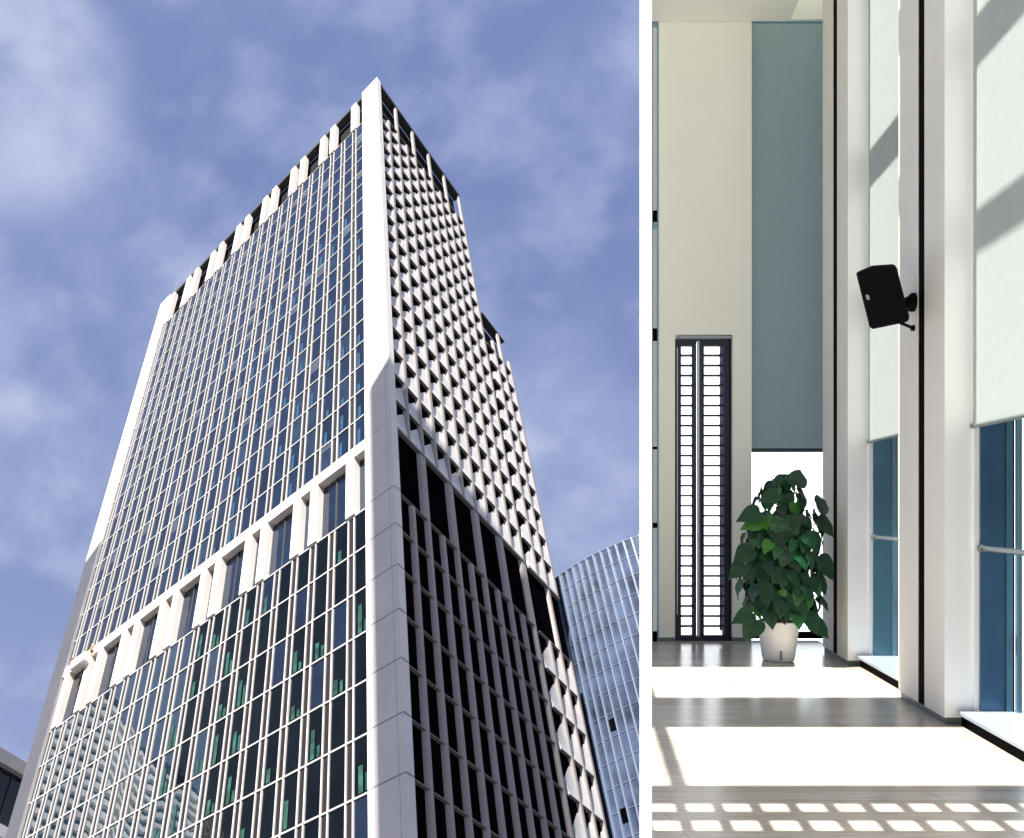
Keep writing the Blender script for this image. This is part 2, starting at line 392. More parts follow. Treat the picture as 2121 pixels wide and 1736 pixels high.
# belt storey
q = MB(); q.box(fL, 3.21, 53.89, -.6, .34, BELT1 - 1.35, BELT1, 'white'); q.build('belt_beam', tower)
piers = [k for k in range(1, 22) if k % 3 != 2]
for k in piers:
    c = cen(k); q = MB(); q.box(fL, c - .52, c + .52, -.6, .30, BELT0 + .08, BELT1 - 1.36, 'white'); q.build('belt_pier', tower)
bounds = [3.2] + [x for k in piers for x in (cen(k) - .52, cen(k) + .52)] + [53.9]
for i in range(0, len(bounds), 2):
    s0, s1 = bounds[i], bounds[i + 1]; q = MB()
    pane_quad(q, s0 + .02, s1 - .02, BELT0 + .08, BELT1 - 1.36, 'glass', -.42)
    if s1 - s0 > 2.5: q.box(fL, (s0 + s1) / 2 - .1, (s0 + s1) / 2 + .1, -.5, -.34, BELT0 + .08, BELT1 - 1.37, 'rim')
    q.build('belt_window', tower, recalc=False)
# crown
for k in piers:
    c = cen(k); q = MB(); q.box(fL, c - .55, c + .55, -.55, .28, CROWN, TOP - .7, 'white'); q.build('crown_pier', tower)
q = MB(); q.box(fL, 3.21, 53.89, -1.2, .05, TOP - .68, TOP + .1, 'rim'); q.build('crown_rim', tower)
q = MB(); q.box(fR, .56, RS1, -1.2, .02, TOP - .68, TOP + .1, 'rim'); q.build('crown_rim', tower)
q = MB(); q.box(fR, RS0, RS2 - .5, -1.2, -.05, TOP2 - .3, TOP2 + .05, 'rim'); q.build('crown_rim', tower)

# ---- serrated side
PER = 2.33; DEP = .30
def fin(mb, e, z0, z1, o=0.0):                 # flat strip whose right edge is e, curved reveal to its left
    pts = [(e, -DEP), (e, o), (e - .34, o), (e - .46, o - .06), (e - .56, o - .16), (e - .62, -DEP)]
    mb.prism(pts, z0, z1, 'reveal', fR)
zR = [BELT0 - 4.25 * i for i in range(0, 11)]
wins = []
def side(s_start, n, zt, per, belt=True, ch=10.4):
    for k in range(1, n + 1):
        e = s_start + per * k
        segs = [(-Z0, BELT0), (BELT1, zt - (ch if k % 2 else 0))]
        if k % 2 == 0:
            segs = [(-Z0, zt - .7)]
            if belt: q = MB(); q.prism([(e - 1.05, -DEP), (e - .40, -DEP), (e - .40, -.003), (e - .62, -.003), (e - .85, -.06), (e - 1.0, -.2)], BELT0 + .1, BELT1 - .31, 'reveal', fR); q.build('belt_pier', tower)
        for z0, z1 in segs:
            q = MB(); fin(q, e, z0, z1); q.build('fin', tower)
        s0 = s_start + per * (k - 1)
        for i in range(10): wins.append((s0, e - .615, zR[i + 1] + .1, zR[i] - .1))
        zz = BELT1
        while zz + 4.05 < zt - ch + 1.4: wins.append((s0, e - .615, zz + .1, zz + 3.95)); zz += 4.05
    s1 = s_start + per * n
    for k in range(1, n + 1):                  # sloping white sills under the windows, one continuous strip a bay
        q = MB(); a0_, a1_ = s_start + per * (k - 1) + .01, s_start + per * k - .50
        zs_ = [BELT1 + 4.05 * j for j in range(int((zt - ch + 1.4 - BELT1) / 4.05))]
        if not belt: zs_ += [z for z in zR[1:]]
        for z in zs_:
            h0, h1 = 1.55, 3.6                 # low beside the fin before, high beside the next
            q.hexa([fR(a0_, -DEP - .02, z + .05), fR(a1_, -DEP - .02, z + .05), fR(a1_, -.01, z + .05), fR(a0_, -.01, z + .05), fR(a0_, -DEP - .02, z + h0), fR(a1_, -DEP - .02, z + h1), fR(a1_, -DEP + .04, z + h1), fR(a0_, -DEP + .03, z + h0)], 'facet')
        stuffp(q.build('sill', tower))
    lv = zR[1:] + [BELT0]; zz = BELT1 + 4.05
    while zz < zt - ch + 1.4: lv.append(zz); zz += 4.05
    for z in lv:
        q = MB(); q.box(fR, s_start + .02, s1 - .01, -DEP, (-.03 if z > BELT1 or not belt else -.005), z - .05, z + .04, 'ledge'); q.build('ledge', tower)
    q = MB(); q.box(fR, s_start + .02, s1 - .01, -DEP - .1, .05, BELT1 - .30, BELT1, 'ledge'); q.build('ledge', tower)
    q = MB(); q.box(fR, s_start + .02, s1 - .02, -DEP - .2, -DEP - .02, BELT0 + .1, BELT1 - .30, 'darkwin'); q.build('belt_glazing', tower)
side(.55, 10, TOP, (RS1 - .6) / 10)
side(RS0, 3, TOP2, (RS2 - RS0) / 3, False, 5.0)
wins.sort(key=lambda p: -scr_size(fR(p[0], 0, p[2])))
vis = [p for p in wins if p[3] > 22]
one = set(vis[:100]); rest = MB()
for p in wins:
    q = MB() if p in one else rest
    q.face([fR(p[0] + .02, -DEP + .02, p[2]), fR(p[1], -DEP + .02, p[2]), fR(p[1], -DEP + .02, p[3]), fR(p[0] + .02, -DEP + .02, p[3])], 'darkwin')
    if p in one: q.build('narrow_window', tower, recalc=False)
stuffp(rest.build('narrow_window', tower, recalc=False))

# ---- shadow-casting neighbours behind the viewer, along the sun's bearing
E_ = Vector((-SH.y, SH.x, 0))                   # level, square to the sun's bearing
def qp(P): return P.dot(E_), P.dot(SH)
TAN = math.tan(SUN_EL)
def block(name, pts, pfront, depth, label, zlow=0):
    """pts: (point on the facade, shadow height there); the block's roof is set so that its shadow ends at those heights"""
    ql = []
    for P, zs in pts:
        q0, p0 = qp(P); ql.append((q0, zs + Z0 + (pfront - p0) * TAN))
    ql.sort()
    poly = [E_ * q0 + SH * pfront for q0, _ in ql] + [E_ * q0 + SH * (pfront + depth) for q0, _ in reversed(ql)]
    hs = [h for _, h in ql] + [h - depth * TAN * 0 for _, h in reversed(ql)]
    c = sum(poly, Vector()) / len(poly)
    mb = MB(); mb.prism([(p - c)[:2] for p in poly], 0, hs, 'brick')
    e = empty('office_block', T(c), label, 'building'); mb.build('wall', e)
    wn = MB(); 
    (qa, ha), (qb, hb) = ql[0], ql[-1]; n = max(3, int((qb - qa) / 2.2)); hmax = min(ha, hb) - 3
    for i in range(n):
        for j in range(int(hmax / 4)):
            qa1 = qa + (qb - qa) * (i + .2) / n; qa2 = qa + (qb - qa) * (i + .8) / n
            pp = pfront - .02
            wn.face([(E_ * x + SH * pp - c) + UP * z for x, z in ((qa1, 4 * j + 1), (qa2, 4 * j + 1), (qa2, 4 * j + 3.3), (qa1, 4 * j + 3.3))], 'bandglass')
    stuffp(wn.build('window', e, recalc=False))
PL = lambda s: A + dL * s
PR = lambda s: A + dR * s
block('a', [(PL(2.65) + nL * .3, 67.6), (A, 70.0), (PR(13.0), 64.0), (PR(24.0), 58.5)], 70, 14, 'grey office block standing behind the viewer, shading the corner pillar')
block('b', [(PL(53.9), 81.5), (PL(57.4), 79.2), (PL(68), 74)], 12, 16, 'grey office block beside the viewer, shading the far white pillar')

# ---- curved glass tower on the right
H = 65.5
mid = Vector((.407 * H, 1.110 * H, 0)); tdir = Vector((.76, -.65, 0)).normalized(); ndir = Vector((-tdir.y * -1, 0, 0))
ndir = Vector((tdir.y, -tdir.x, 0)).normalized()
if ndir.y > 0: ndir = -ndir
RC = 25.0; cc = mid - ndir * RC
ct = empty('glass_tower', T(cc), 'pale blue curved glass tower with close white fins behind the white tower', 'tower')
def cp(a, r, z): return ndir * (r * math.cos(a)) + tdir * (r * math.sin(a)) + UP * (z + Z0)
a0, a1 = -7 / RC, 5.75 / RC; NF = 14
b = MB(); pl = [cp(a0 + (a1 - a0) * i / 60, RC, 0)[:2] for i in range(61)] + [cp(a1, RC - 22, 0)[:2], cp(a0, RC - 22, 0)[:2]]
b.prism(pl, 0, H + Z0, 'cglass'); b.build('glass_body', ct, smooth=False)
for i in range(NF + 1):
    a = a0 + (a1 - a0) * i / NF; q = MB()
    fr = lambda s, o, z, a=a: cp(a, RC + o, z) + (tdir * math.cos(a) - ndir * math.sin(a)) * s
    q.box(fr, -.06, .06, -.05, .3, -Z0, H - .02, 'cfin'); q.build('fin', ct)
for j in range(0, 28):
    q = MB(); z = H - 2.4 * j
    for i in range(60):
        b0, b1 = a0 + (a1 - a0) * i / 60, a0 + (a1 - a0) * (i + 1) / 60
        q.hexa([cp(b0, RC - .05, z), cp(b1, RC - .05, z), cp(b1, RC + .06, z), cp(b0, RC + .06, z), cp(b0, RC - .05, z + .04), cp(b1, RC - .05, z + .04), cp(b1, RC + .06, z + .04), cp(b0, RC + .06, z + .04)], 'cfin')
    q.build('floor_line', ct)
def on_curve(x, y):
    d = pix_dir(x, y); o = Vector((0, 0, CAM_H)) - cc; bq = d.x * o.x + d.y * o.y; aq = d.x ** 2 + d.y ** 2; cq = o.x ** 2 + o.y ** 2 - RC ** 2
    t = (-bq - math.sqrt(bq * bq - aq * cq)) / aq; P = o + d * t
    return math.atan2(P.dot(tdir), P.dot(ndir)), P.z
for x, y in ((1278, 1497), (1287, 1693), (1302, 1684)):
    a, z = on_curve(x, y); q = MB(); st = .42 / RC
    k = round((a - a0) / (a1 - a0) * NF - .5) + .5; a = a0 + (a1 - a0) * k / NF
    q.hexa([cp(a - st, RC - .05, z - .6 - Z0), cp(a + st, RC - .05, z - .6 - Z0), cp(a + st, RC + .09, z - .6 - Z0), cp(a - st, RC + .09, z - .6 - Z0), cp(a - st, RC - .05, z + .6 - Z0), cp(a + st, RC - .05, z + .6 - Z0), cp(a + st, RC + .09, z + .6 - Z0), cp(a - st, RC + .09, z + .6 - Z0)], 'darkwin')
    q.build('open_window', ct)

# ---- banded building at the lower left
P1 = Vector((-63.6, 141, 0)); fdir = Vector((.5, .86, 0)).normalized(); fn = Vector((fdir.y, -fdir.x, 0))
bb = empty('banded_building', T(P1), 'low dark building with pale roof edge and white bands, left of the tower', 'building')
fB = lambda s, o, z: fdir * s + fn * o + UP * (z + Z0)
q = MB(); q.box(fB, -30, 40, -30, -.6, -Z0, 79, 'bandglass'); q.build('glass_wall', bb)
for (z0, z1, o, m) in ((77.6, 80, .8, 'bandgrey'), (66.0, 68.0, .5, 'bandwhite'), (61.2, 62.4, .4, 'bandwhite'), (56, 57.3, .4, 'bandwhite'), (50, 51.3, .4, 'bandwhite')):
    q = MB(); q.box(fB, -30, 40, -30.3, o, z0, z1, m); q.build('band', bb)
for i in range(18):
    q = MB(); q.box(fB, -28 + 3.6 * i, -27.8 + 3.6 * i, -.62, -.35, 40, 77.5, 'rim'); q.build('mullion', bb)

# ---- striped round tower that the lower left glass mirrors
st_c = Vector((-130, 108, 0))
stw = empty('striped_building', T(st_c), 'long wavy building with white balcony bands, mirrored in the lower left glass', 'building')
n0 = Vector((.3, -.95, 0)).normalized(); t0_ = Vector((.95, .3, 0)).normalized()
def wv(i, o): x = -52 + 104 * i / 60; p = t0_ * x + n0 * (o + 2.5 * math.sin(x * .16)); return (p.x, p.y)
q = MB(); q.prism([wv(i, 0) for i in range(61)] + [wv(60, -14), wv(0, -14)], 0, 118, 'bandglass'); q.build('glass_body', stw)
for j in range(44):
    z = 2 + 2.6 * j; q = MB(); q.prism([wv(i, 1.3) for i in range(61)] + [wv(i, .02) for i in reversed(range(61))], z, z + 1.15, 'bandwhite'); q.build('balcony_band', stw)

# ---- window cleaners on the left edge of the tower
def person(P, shirt, label, turn=0):
    me = bpy.data.meshes.new('person'); J = {}
    vs = [(0, 0, .92), (0, 0, 1.15), (0, 0, 1.40), (0, 0, 1.52), (0, 0, 1.66), (.18, 0, 1.38), (.34, .1, 1.2), (.30, .34, 1.35), (-.18, 0, 1.38), (-.36, .1, 1.16), (-.28, .36, 1.2), (.11, 0, .9), (.16, .3, .72), (.14, .1, .3), (.14, .2, .22), (-.11, 0, .9), (-.14, .34, .8), (-.13, .18, .4), (-.13, .28, .32)]
    es = [(0, 1), (1, 2), (2, 3), (3, 4), (2, 5), (5, 6), (6, 7), (2, 8), (8, 9), (9, 10), (0, 11), (11, 12), (12, 13), (13, 14), (0, 15), (15, 16), (16, 17), (17, 18)]
    rr = [.15, .15, .16, .07, .12, .07, .055, .045, .07, .055, .045, .10, .08, .055, .05, .10, .08, .055, .05]
    me.from_pydata(vs, es, []); o = bpy.data.objects.new('person', me); sc.collection.objects.link(o)
    me.materials.append(M[shirt])
    m = o.modifiers.new('skin', 'SKIN'); 
    for sv, r in zip(me.skin_vertices[0].data, rr): sv.radius = (r, r)
    me.skin_vertices[0].data[0].use_root = True
    s = o.modifiers.new('sub', 'SUBSURF'); s.levels = 1; s.render_levels = 1
    yaw = math.atan2(nL.y, nL.x) + math.pi / 2
    o.matrix_world = T(P) @ Matrix.Rotation(yaw, 4, 'Z')
    tag(o, label, 'person')
    hm = MB(); hm.lathe([(.001, 1.80), (.08, 1.78), (.125, 1.70), (.13, 1.64), (.001, 1.64)], 'orange' if shirt == 'brown' else 'bandwhite', 14); hm.build('helmet', o, smooth=True)
    tr = MB(); 
    for sg in (-1, 1): tr.tube((.115 * sg, .03, .93), (.15 * sg, .31, .74), .105, 'navy', 8, .09)
    tr.build('harness', o)
def onLw(x, y, o=1.0):
    d = pix_dir(x, y); C = Vector((0, 0, CAM_H)); AA = A + nL * o; t = (AA - C).dot(nL) / d.dot(nL); return C + d * t
pos = [(onLw(189, 1346), 'orange', 'window cleaner in orange clothes hanging by the white belt of the tower'), (onLw(147, 1374), 'brown', 'window cleaner in dark brown clothes hanging low at the end pillar')]
for P, shirt, lab in pos:
    person(P - UP * 1.0, shirt, lab)
    q = MB(); q.tube((0, 0, 0), (0, 0, TOP + Z0 - P.z - .2), .035, 'rope', 6); r_ = q.build('rope', None, T(P + UP * .3 - nL * .1))
    tag(r_, 'thin rope down the tower face holding the window cleaner in %s' % ('orange' if shirt == 'orange' else 'dark brown'), 'rope', 'window cleaning ropes')
Pg = onLw(168, 1366, .75)
gd = empty('work_platform', T(Pg), 'white hanging work platform between the two window cleaners', 'platform')
fG = lambda s, o, z: dL * s + nL * o + UP * z
q = MB(); q.box(fG, -1.5, 1.5, -.3, .4, -.9, -.75, 'bandwhite'); q.build('deck', gd)
q = MB(); q.box(fG, -1.5, 1.5, .40, .45, -.75, .25, 'bandwhite'); q.build('side_panel', gd)
for s in (-1.4, 1.4):
    q = MB(); q.box(fG, s - .05, s + .05, -.25, -.15, -.75, .9, 'bandwhite'); q.build('post', gd)

# ================================================================== HALL (its floor runs parallel to the line of sight)
MR = T((0, 0, CAM_H)) @ Matrix.Rotation(rad(45), 4, 'X') @ T((0, 0, -1.5))
SR = MR.to_3x3().inverted() @ SUN               # sun direction in the hall's own axes
KX, KY = SR.x / SR.z, SR.y / SR.z
SK = (1215 - PX) / F_PX                          # the window wall recedes a little to the right
DIVX = (1338 - PX) / F_PX                        # bearing of the open side
def off(o, Z): return (SK * Z + o, Z)
def hall(name, base, label, cat, group=None): return empty(name, MR @ T(base), label, cat, group)
def px(x, y, Z): return Vector(((x - PX) / F_PX * Z, Z, 1.5 + (PY - y) / F_PX * Z))
def wallprism(mb, o0, o1, Z0_, Z1_, z0, z1, m, base=Vector((0, 0, 0))):
    mb.prism([(off(o0, Z0_)[0] - base.x, Z0_ - base.y), (off(o1, Z0_)[0] - base.x, Z0_ - base.y), (off(o1, Z1_)[0] - base.x, Z1_ - base.y), (off(o0, Z1_)[0] - base.x, Z1_ - base.y)], z0 - base.z, z1 - base.z, m)
HC = 6.93                                        # ceiling height
# floor
q = MB(); q.prism([(-9, 3.7), (-9, -5), (off(2.60, -5)[0] + 1, -5), off(2.60, 3.7)], -.2, 0, 'white'); struct(q.build('bounce_deck', None, MR))  # unseen white deck behind the viewer, added to bounce sun into the hall
q = MB(); q.prism([(DIVX * 3.705, 3.705), off(2.60, 3.705), off(2.60, 9.9), (DIVX * 9.9 + .02, 9.9)], -.2, 0, 'floor')
struct(q.build('floor', None, MR))
def bank_(x0, x1, ya, yb):                       # solid ground that carries the sloping floor
    pa, pb = MR @ Vector((0, ya, -.22)), MR @ Vector((0, yb, -.22)); mb = MB()
    mb.hexa([(x0, pa.y, .01), (x1, pa.y, .01), (x1, pb.y, .01), (x0, pb.y, .01), (x0, pa.y, pa.z), (x1, pa.y, pa.z), (x1, pb.y, pb.z), (x0, pb.y, pb.z)], 'brick'); struct(mb.build('terrain'))
bank_(-8.5, 3.2, -4.5, 3.6); bank_(3.35, 5.0, 3.7, 9.8)
# roof: unseen opaque strips added, their gaps shaping the sun on the floor, then a low canopy nearer the viewer
def ry(z_f): return z_f + KY * HC                # depth on the roof whose shadow falls at depth z_f on the floor
lit = [(6.93, 8.24), (4.74, 5.99)]
q = MB()
RX0 = -4.5
def strip(mb, z0, z1): mb.prism([(SK * z0 + RX0, z0), (off(3.3, z0)[0], z0), off(3.3, z1), (SK * z1 + RX0, z1)], HC + .02, HC + .16, 'ceil')
strip(q, ry(8.24), 9.36); ro = q.build('roof', None, MR); struct(ro)
q = MB(); q.prism([(-3.5, 9.2), (6.5, 9.2), (6.5, 10.1), (-3.5, 10.1)], 7.4, 7.5, 'ceil'); struct(q.build('roof', None, MR))  # unseen slab added to keep sun off the end wall
q = MB(); strip(q, ry(5.99), ry(6.93)); strip(q, 4.60, ry(4.74)); struct(q.build('roof', None, MR))
# low canopy added out of view; its two rows of holes cast sun spots
CZ = 4.22
def cy_(z_f): return z_f + KY * CZ
q = MB(); rows = [(4.08, 4.205), (4.335, 4.445)]; x0c, x1c = -3.0, 5.2
def cbox(xa, xb, ya, yb): q.prism([(xa + SK * ya, ya), (xb + SK * ya, ya), (xb + SK * yb, yb), (xa + SK * yb, yb)], CZ, CZ + .012, 'ceil')
ys = [3.8, cy_(rows[0][0]), cy_(rows[0][1]), cy_(rows[1][0]), cy_(rows[1][1]), 4.69]
cbox(x0c, x1c, ys[0], ys[1]); cbox(x0c, x1c, ys[2], ys[3]); cbox(x0c, x1c, ys[4], ys[5])
pit, hol = .187, .130
for (ya, yb) in ((ys[1], ys[2]), (ys[3], ys[4])):
    x = x0c
    while x < x1c: cbox(x, x + pit - hol, ya, yb); x += pit
struct(q.build('sun_mask', None, MR))
# unseen bars added along the hall, casting the stripes on shades and floor
def bar(o_sh, wdt, z_sh, name='shadow_bar'):
    dh = HC - z_sh; oo = o_sh + (KX - SK * KY) * dh
    mb = MB(); wallprism(mb, oo, oo + wdt, ry(4.74) - .1, ry(8.16) + .1, HC + .03, HC + .05, 'ceil'); return mb
SHP = 2.65
for (zl, zh) in ((4.305, 4.64), (3.04, 3.325)):
    dl = (KX - SK * KY); oa = SHP + dl * (HC - zl); ob = SHP + dl * (HC - zh)
    mb = MB(); wallprism(mb, min(oa, ob), max(oa, ob), ry(4.74) - .1, ry(8.16) + .1, HC + .17, HC + .19, 'ceil'); struct(mb.build('roof', None, MR))
mb = bar(.44, .09, 0); struct(mb.build('roof', None, MR))
# ceiling seen at the top of the far wall
q = MB(); q.prism([((1344 - PX) / F_PX * 9.36 , 9.36), (off(2.26, 9.36)[0], 9.36), off(2.26, 9.79), ((1344 - PX) / F_PX * 9.79, 9.79)], HC - .03, HC + .015, 'ceil'); struct(q.build('ceiling', None, MR))

# slim white post between the tower and the hall
pz = 2.0; xa, xb = (1325 - PX) / F_PX * pz, (1350 - PX) / F_PX * pz
bs = Vector(((xa + xb) / 2, pz, -.1)); h_ = (xb - xa) / 2
q = MB(); q.prism([(.0087, .07), (h_, .0), (.030, .07)], 0, 3.2, 'colfront')
po = q.build('post', None, MR @ T(bs)); tag(po, 'slim white upright post dividing the outdoor view from the hall', 'post')

# ---- back wall with its openings
ZB = 9.8; K = ZB / F_PX
XB = lambda x: (x - PX) * K
ZH = lambda y: 1.5 + (PY - y) * K
base = Vector((XB(1365), ZB, 0))
bw = hall('end_wall', base, 'cream end wall of the hall with a tall niche', 'wall')
q = MB()
def bwp(x0, x1, z0, z1, m='cream', d=.30):
    q.prism([(XB(x0) - base.x, 0), (XB(x1) - base.x, 0), (XB(x1) - base.x, d), (XB(x0) - base.x, d)], z0, z1, m)
bwp(1365, 1398, .045, HC + .2); bwp(1518, 1557, .045, HC + .2); 
q.prism([(XB(1398) - base.x, 0), (XB(1518) - base.x, 0), (XB(1518) - base.x, .30), (XB(1398) - base.x, .30)], ZH(693), HC + .2, 'cream')
q.build('wall_face', bw)
for a_, b_ in ((1365, 1398), (1518, 1557)):
    q = MB(); q.prism([(XB(a_) - base.x, .012), (XB(b_) - base.x, .012), (XB(b_) - base.x, .29), (XB(a_) - base.x, .29)], 0, .045, 'hem'); q.build('skirting', bw)

# ---- louvred double shutter in the niche
ZN = 9.86; KN = ZN / F_PX
XN = lambda x: (x - PX) * KN
ZNH = lambda y: 1.5 + (PY - y) * KN
base = Vector((XN(1458), ZN, 0))
sh = hall('shutter', base, 'dark navy slotted double shutter standing in the tall niche', 'shutter')
ztop = ZNH(703)
def nb(mb, x0, x1, z0, z1, y0, y1, m): mb.prism([(XN(x0) - base.x, y0), (XN(x1) - base.x, y0), (XN(x1) - base.x, y1), (XN(x0) - base.x, y1)], z0, z1, m)
pitch = 20.8 * KN; z_first = ZNH(717)
def leafp(x0, x1, h0, h1):
    mb = MB(); nb(mb, x0, h0, .05, ztop - .02, .0, .06, 'navyframe'); nb(mb, h1, x1, .05, ztop - .02, .0, .06, 'navyframe')
    nb(mb, h0, h1, z_first, ztop - .02, 0, .06, 'navyframe')
    i = 0
    while True:
        zt = z_first - i * pitch - pitch * .80
        if zt - pitch * .2 < .14: nb(mb, h0, h1, .05, zt, 0, .06, 'navyframe'); break
        nb(mb, h0, h1, zt - pitch * .2, zt, 0, .06, 'navyframe')
        for (xa_, sg) in ((h0, 1), (h1, -1)):      # rounded hole corners
            pass
        i += 1
    return mb.build('leaf', sh)
leafp(1405, 1442.5, 1411, 1436); leafp(1450.5, 1511, 1458.5, 1500)
q = MB(); nb(q, 1398.5, 1404, .0, ztop, -.02, .08, 'navyframe'); q.build('frame', sh)
q = MB(); nb(q, 1512, 1517, .0, ztop, -.02, .08, 'navyframe'); q.build('frame', sh)
q = MB(); nb(q, 1398.5, 1517, ztop - .02, ztop, -.0, .08, 'navyframe'); q.build('head', sh)
q = MB(); nb(q, 1404.1, 1511.9, .0, .05, -.01, .08, 'navyframe'); q.build('threshold', sh)
q = MB(); q.tube((XN(1446) - base.x, .0, .05), (XN(1446) - base.x, .0, ztop - .02), .014, 'lightpole', 12); q.build('centre_pole', sh)
for x in (1401, 1514):
    q = MB(); q.tube((XN(x) - base.x, -.03, .3), (XN(x) - base.x, -.03, ztop - .1), .006, 'lightpole', 8); q.build('rod', sh)
q = MB(); nb(q, 1498, 1505, .1, ztop - .06, .10, .105, 'lilac'); q.build('edge_strip', sh)
q = MB(); nb(q, 1404, 1512, ztop + .004, ztop + .03, -.05, .02, 'sill'); q.build('head_lining', sh)

# ---- slit window at the far left
base = Vector((XB(1357), ZB + .02, 0))
sw = hall('slit_window', base, 'narrow full height slit window beside the cream end wall', 'window')
q = MB(); q.box(lambda a, b, c: (a, b, c), XB(1362) - base.x, XB(1364.5) - base.x + .0, -.01, .0, 0, HC, 'finpale'); q.build('frame', sw)
q = MB(); q.box(lambda a, b, c: (a, b, c), XB(1351) - base.x, XB(1353) - base.x, -.01, .0, 0, HC, 'hem'); q.build('frame', sw)
q = MB(); q.face([(XB(1353) - base.x, 0, 0), (XB(1362) - base.x, 0, 0), (XB(1362) - base.x, 0, HC), (XB(1353) - base.x, 0, HC)], 'pane'); q.build('pane', sw)
for y0, y1, m in ((436, 460, 'black'), (460, 473, 'finpale'), (680, 706, 'black'), (925, 931, 'black'), (1083, 1094, 'black'), (1308, 1330, 'black'), (40, 55, 'finpale')):
    q = MB(); q.box(lambda a, b, c: (a, b, c), XB(1353) - base.x, XB(1361.5) - base.x, -.02, .0, ZH(y1) + .001, ZH(y0), m); q.build('transom', sw)

# ---- window and shade at the right of the end wall
base = Vector((XB(1630), ZB + .16, 0))
bwn = hall('window', base, 'end window behind the plant with dark frame under a grey shade', 'window')
bx = lambda a, b, c: (a, b, c)
x0, x1 = XB(1557) - base.x + .003, off(2.95, ZB)[0] - base.x
q = MB(); q.box(bx, x0, x1, .06, .12, 0, .075, 'black'); q.build('frame', bwn)
q = MB(); q.box(bx, x0, x1, .06, .10, .135, .145, 'finpale'); q.build('rail', bwn)
q = MB(); q.box(bx, x0, x1, .06, .12, ZH(33), ZH(22), 'finpale'); q.build('frame', bwn)
q = MB(); q.box(bx, x0, x1, .02, .12, ZH(22) + .002, 7.41, 'cream'); q.build('head_panel', bwn)
q = MB(); q.face([(x0, .09, .075), (x1, .09, .075), (x1, .09, HC), (x0, .09, HC)], 'pane'); q.build('pane', bwn)
ss = hall('roller_shade', base, 'grey green roller shade drawn halfway down the end window', 'roller shade', 'roller shades')
q = MB(); q.box(bx, x0 + .005, x1 - .01, 0, .004, ZH(926), ZH(33), 'shadeback'); q.build('fabric', ss)
q = MB(); q.box(bx, x0 + .005, x1 - .01, -.01, .014, ZH(935), ZH(926) - .001, 'hemback'); q.build('hem_bar', ss, bevel=.003)

# ---- columns of the window wall
def column(Z0_, Z1_, gz0, gz1, label):
    base = Vector((off(2.46, Z0_)[0], Z0_, 0)); c = hall('column', base, label, 'column', 'columns between the windows')
    q = MB(); P = lambda o, Z: (off(o, Z)[0] - base.x, Z - base.y)
    # body with a groove cut into the side that faces the hall
    pts = [P(2.46, Z0_), P(2.69, Z0_), P(2.69, Z1_), P(2.46, Z1_), P(2.46, gz1), P(2.49, gz1), P(2.49, gz0), P(2.46, gz0)]
    q.prism(pts, .05, HC, 'colside'); body = q.build('shaft', c)
    q = MB(); q.prism([P(2.4605, Z0_ - .012), P(2.69, Z0_ - .012), P(2.69, Z0_ - .001), P(2.4605, Z0_ - .001)], .052, HC, 'colfront'); q.build('front_panel', c)
    q = MB(); q.prism([P(2.466, gz0 + .003), P(2.489, gz0 + .003), P(2.489, gz1 - .003), P(2.466, gz1 - .003)], .05, HC, 'black'); q.build('groove_strip', c)
    q = MB(); q.prism([P(2.475, Z0_ + .01), P(2.69, Z0_ + .01), P(2.69, Z1_ - .01), P(2.475, Z1_ - .01)], 0, .05, 'hem'); q.build('plinth', c)
    return c
column(8.30, 9.17, 8.645, 8.79, 'cream column with a black groove beside the plant')
column(6.06, 6.94, 6.41, 6.535, 'cream column with a black groove that carries the loudspeaker')

q = MB(); wallprism(q, 2.46, 2.9, 1.0, 4.28, 0.0, 4.6, 'colside'); struct(q.build('wall', None, MR))

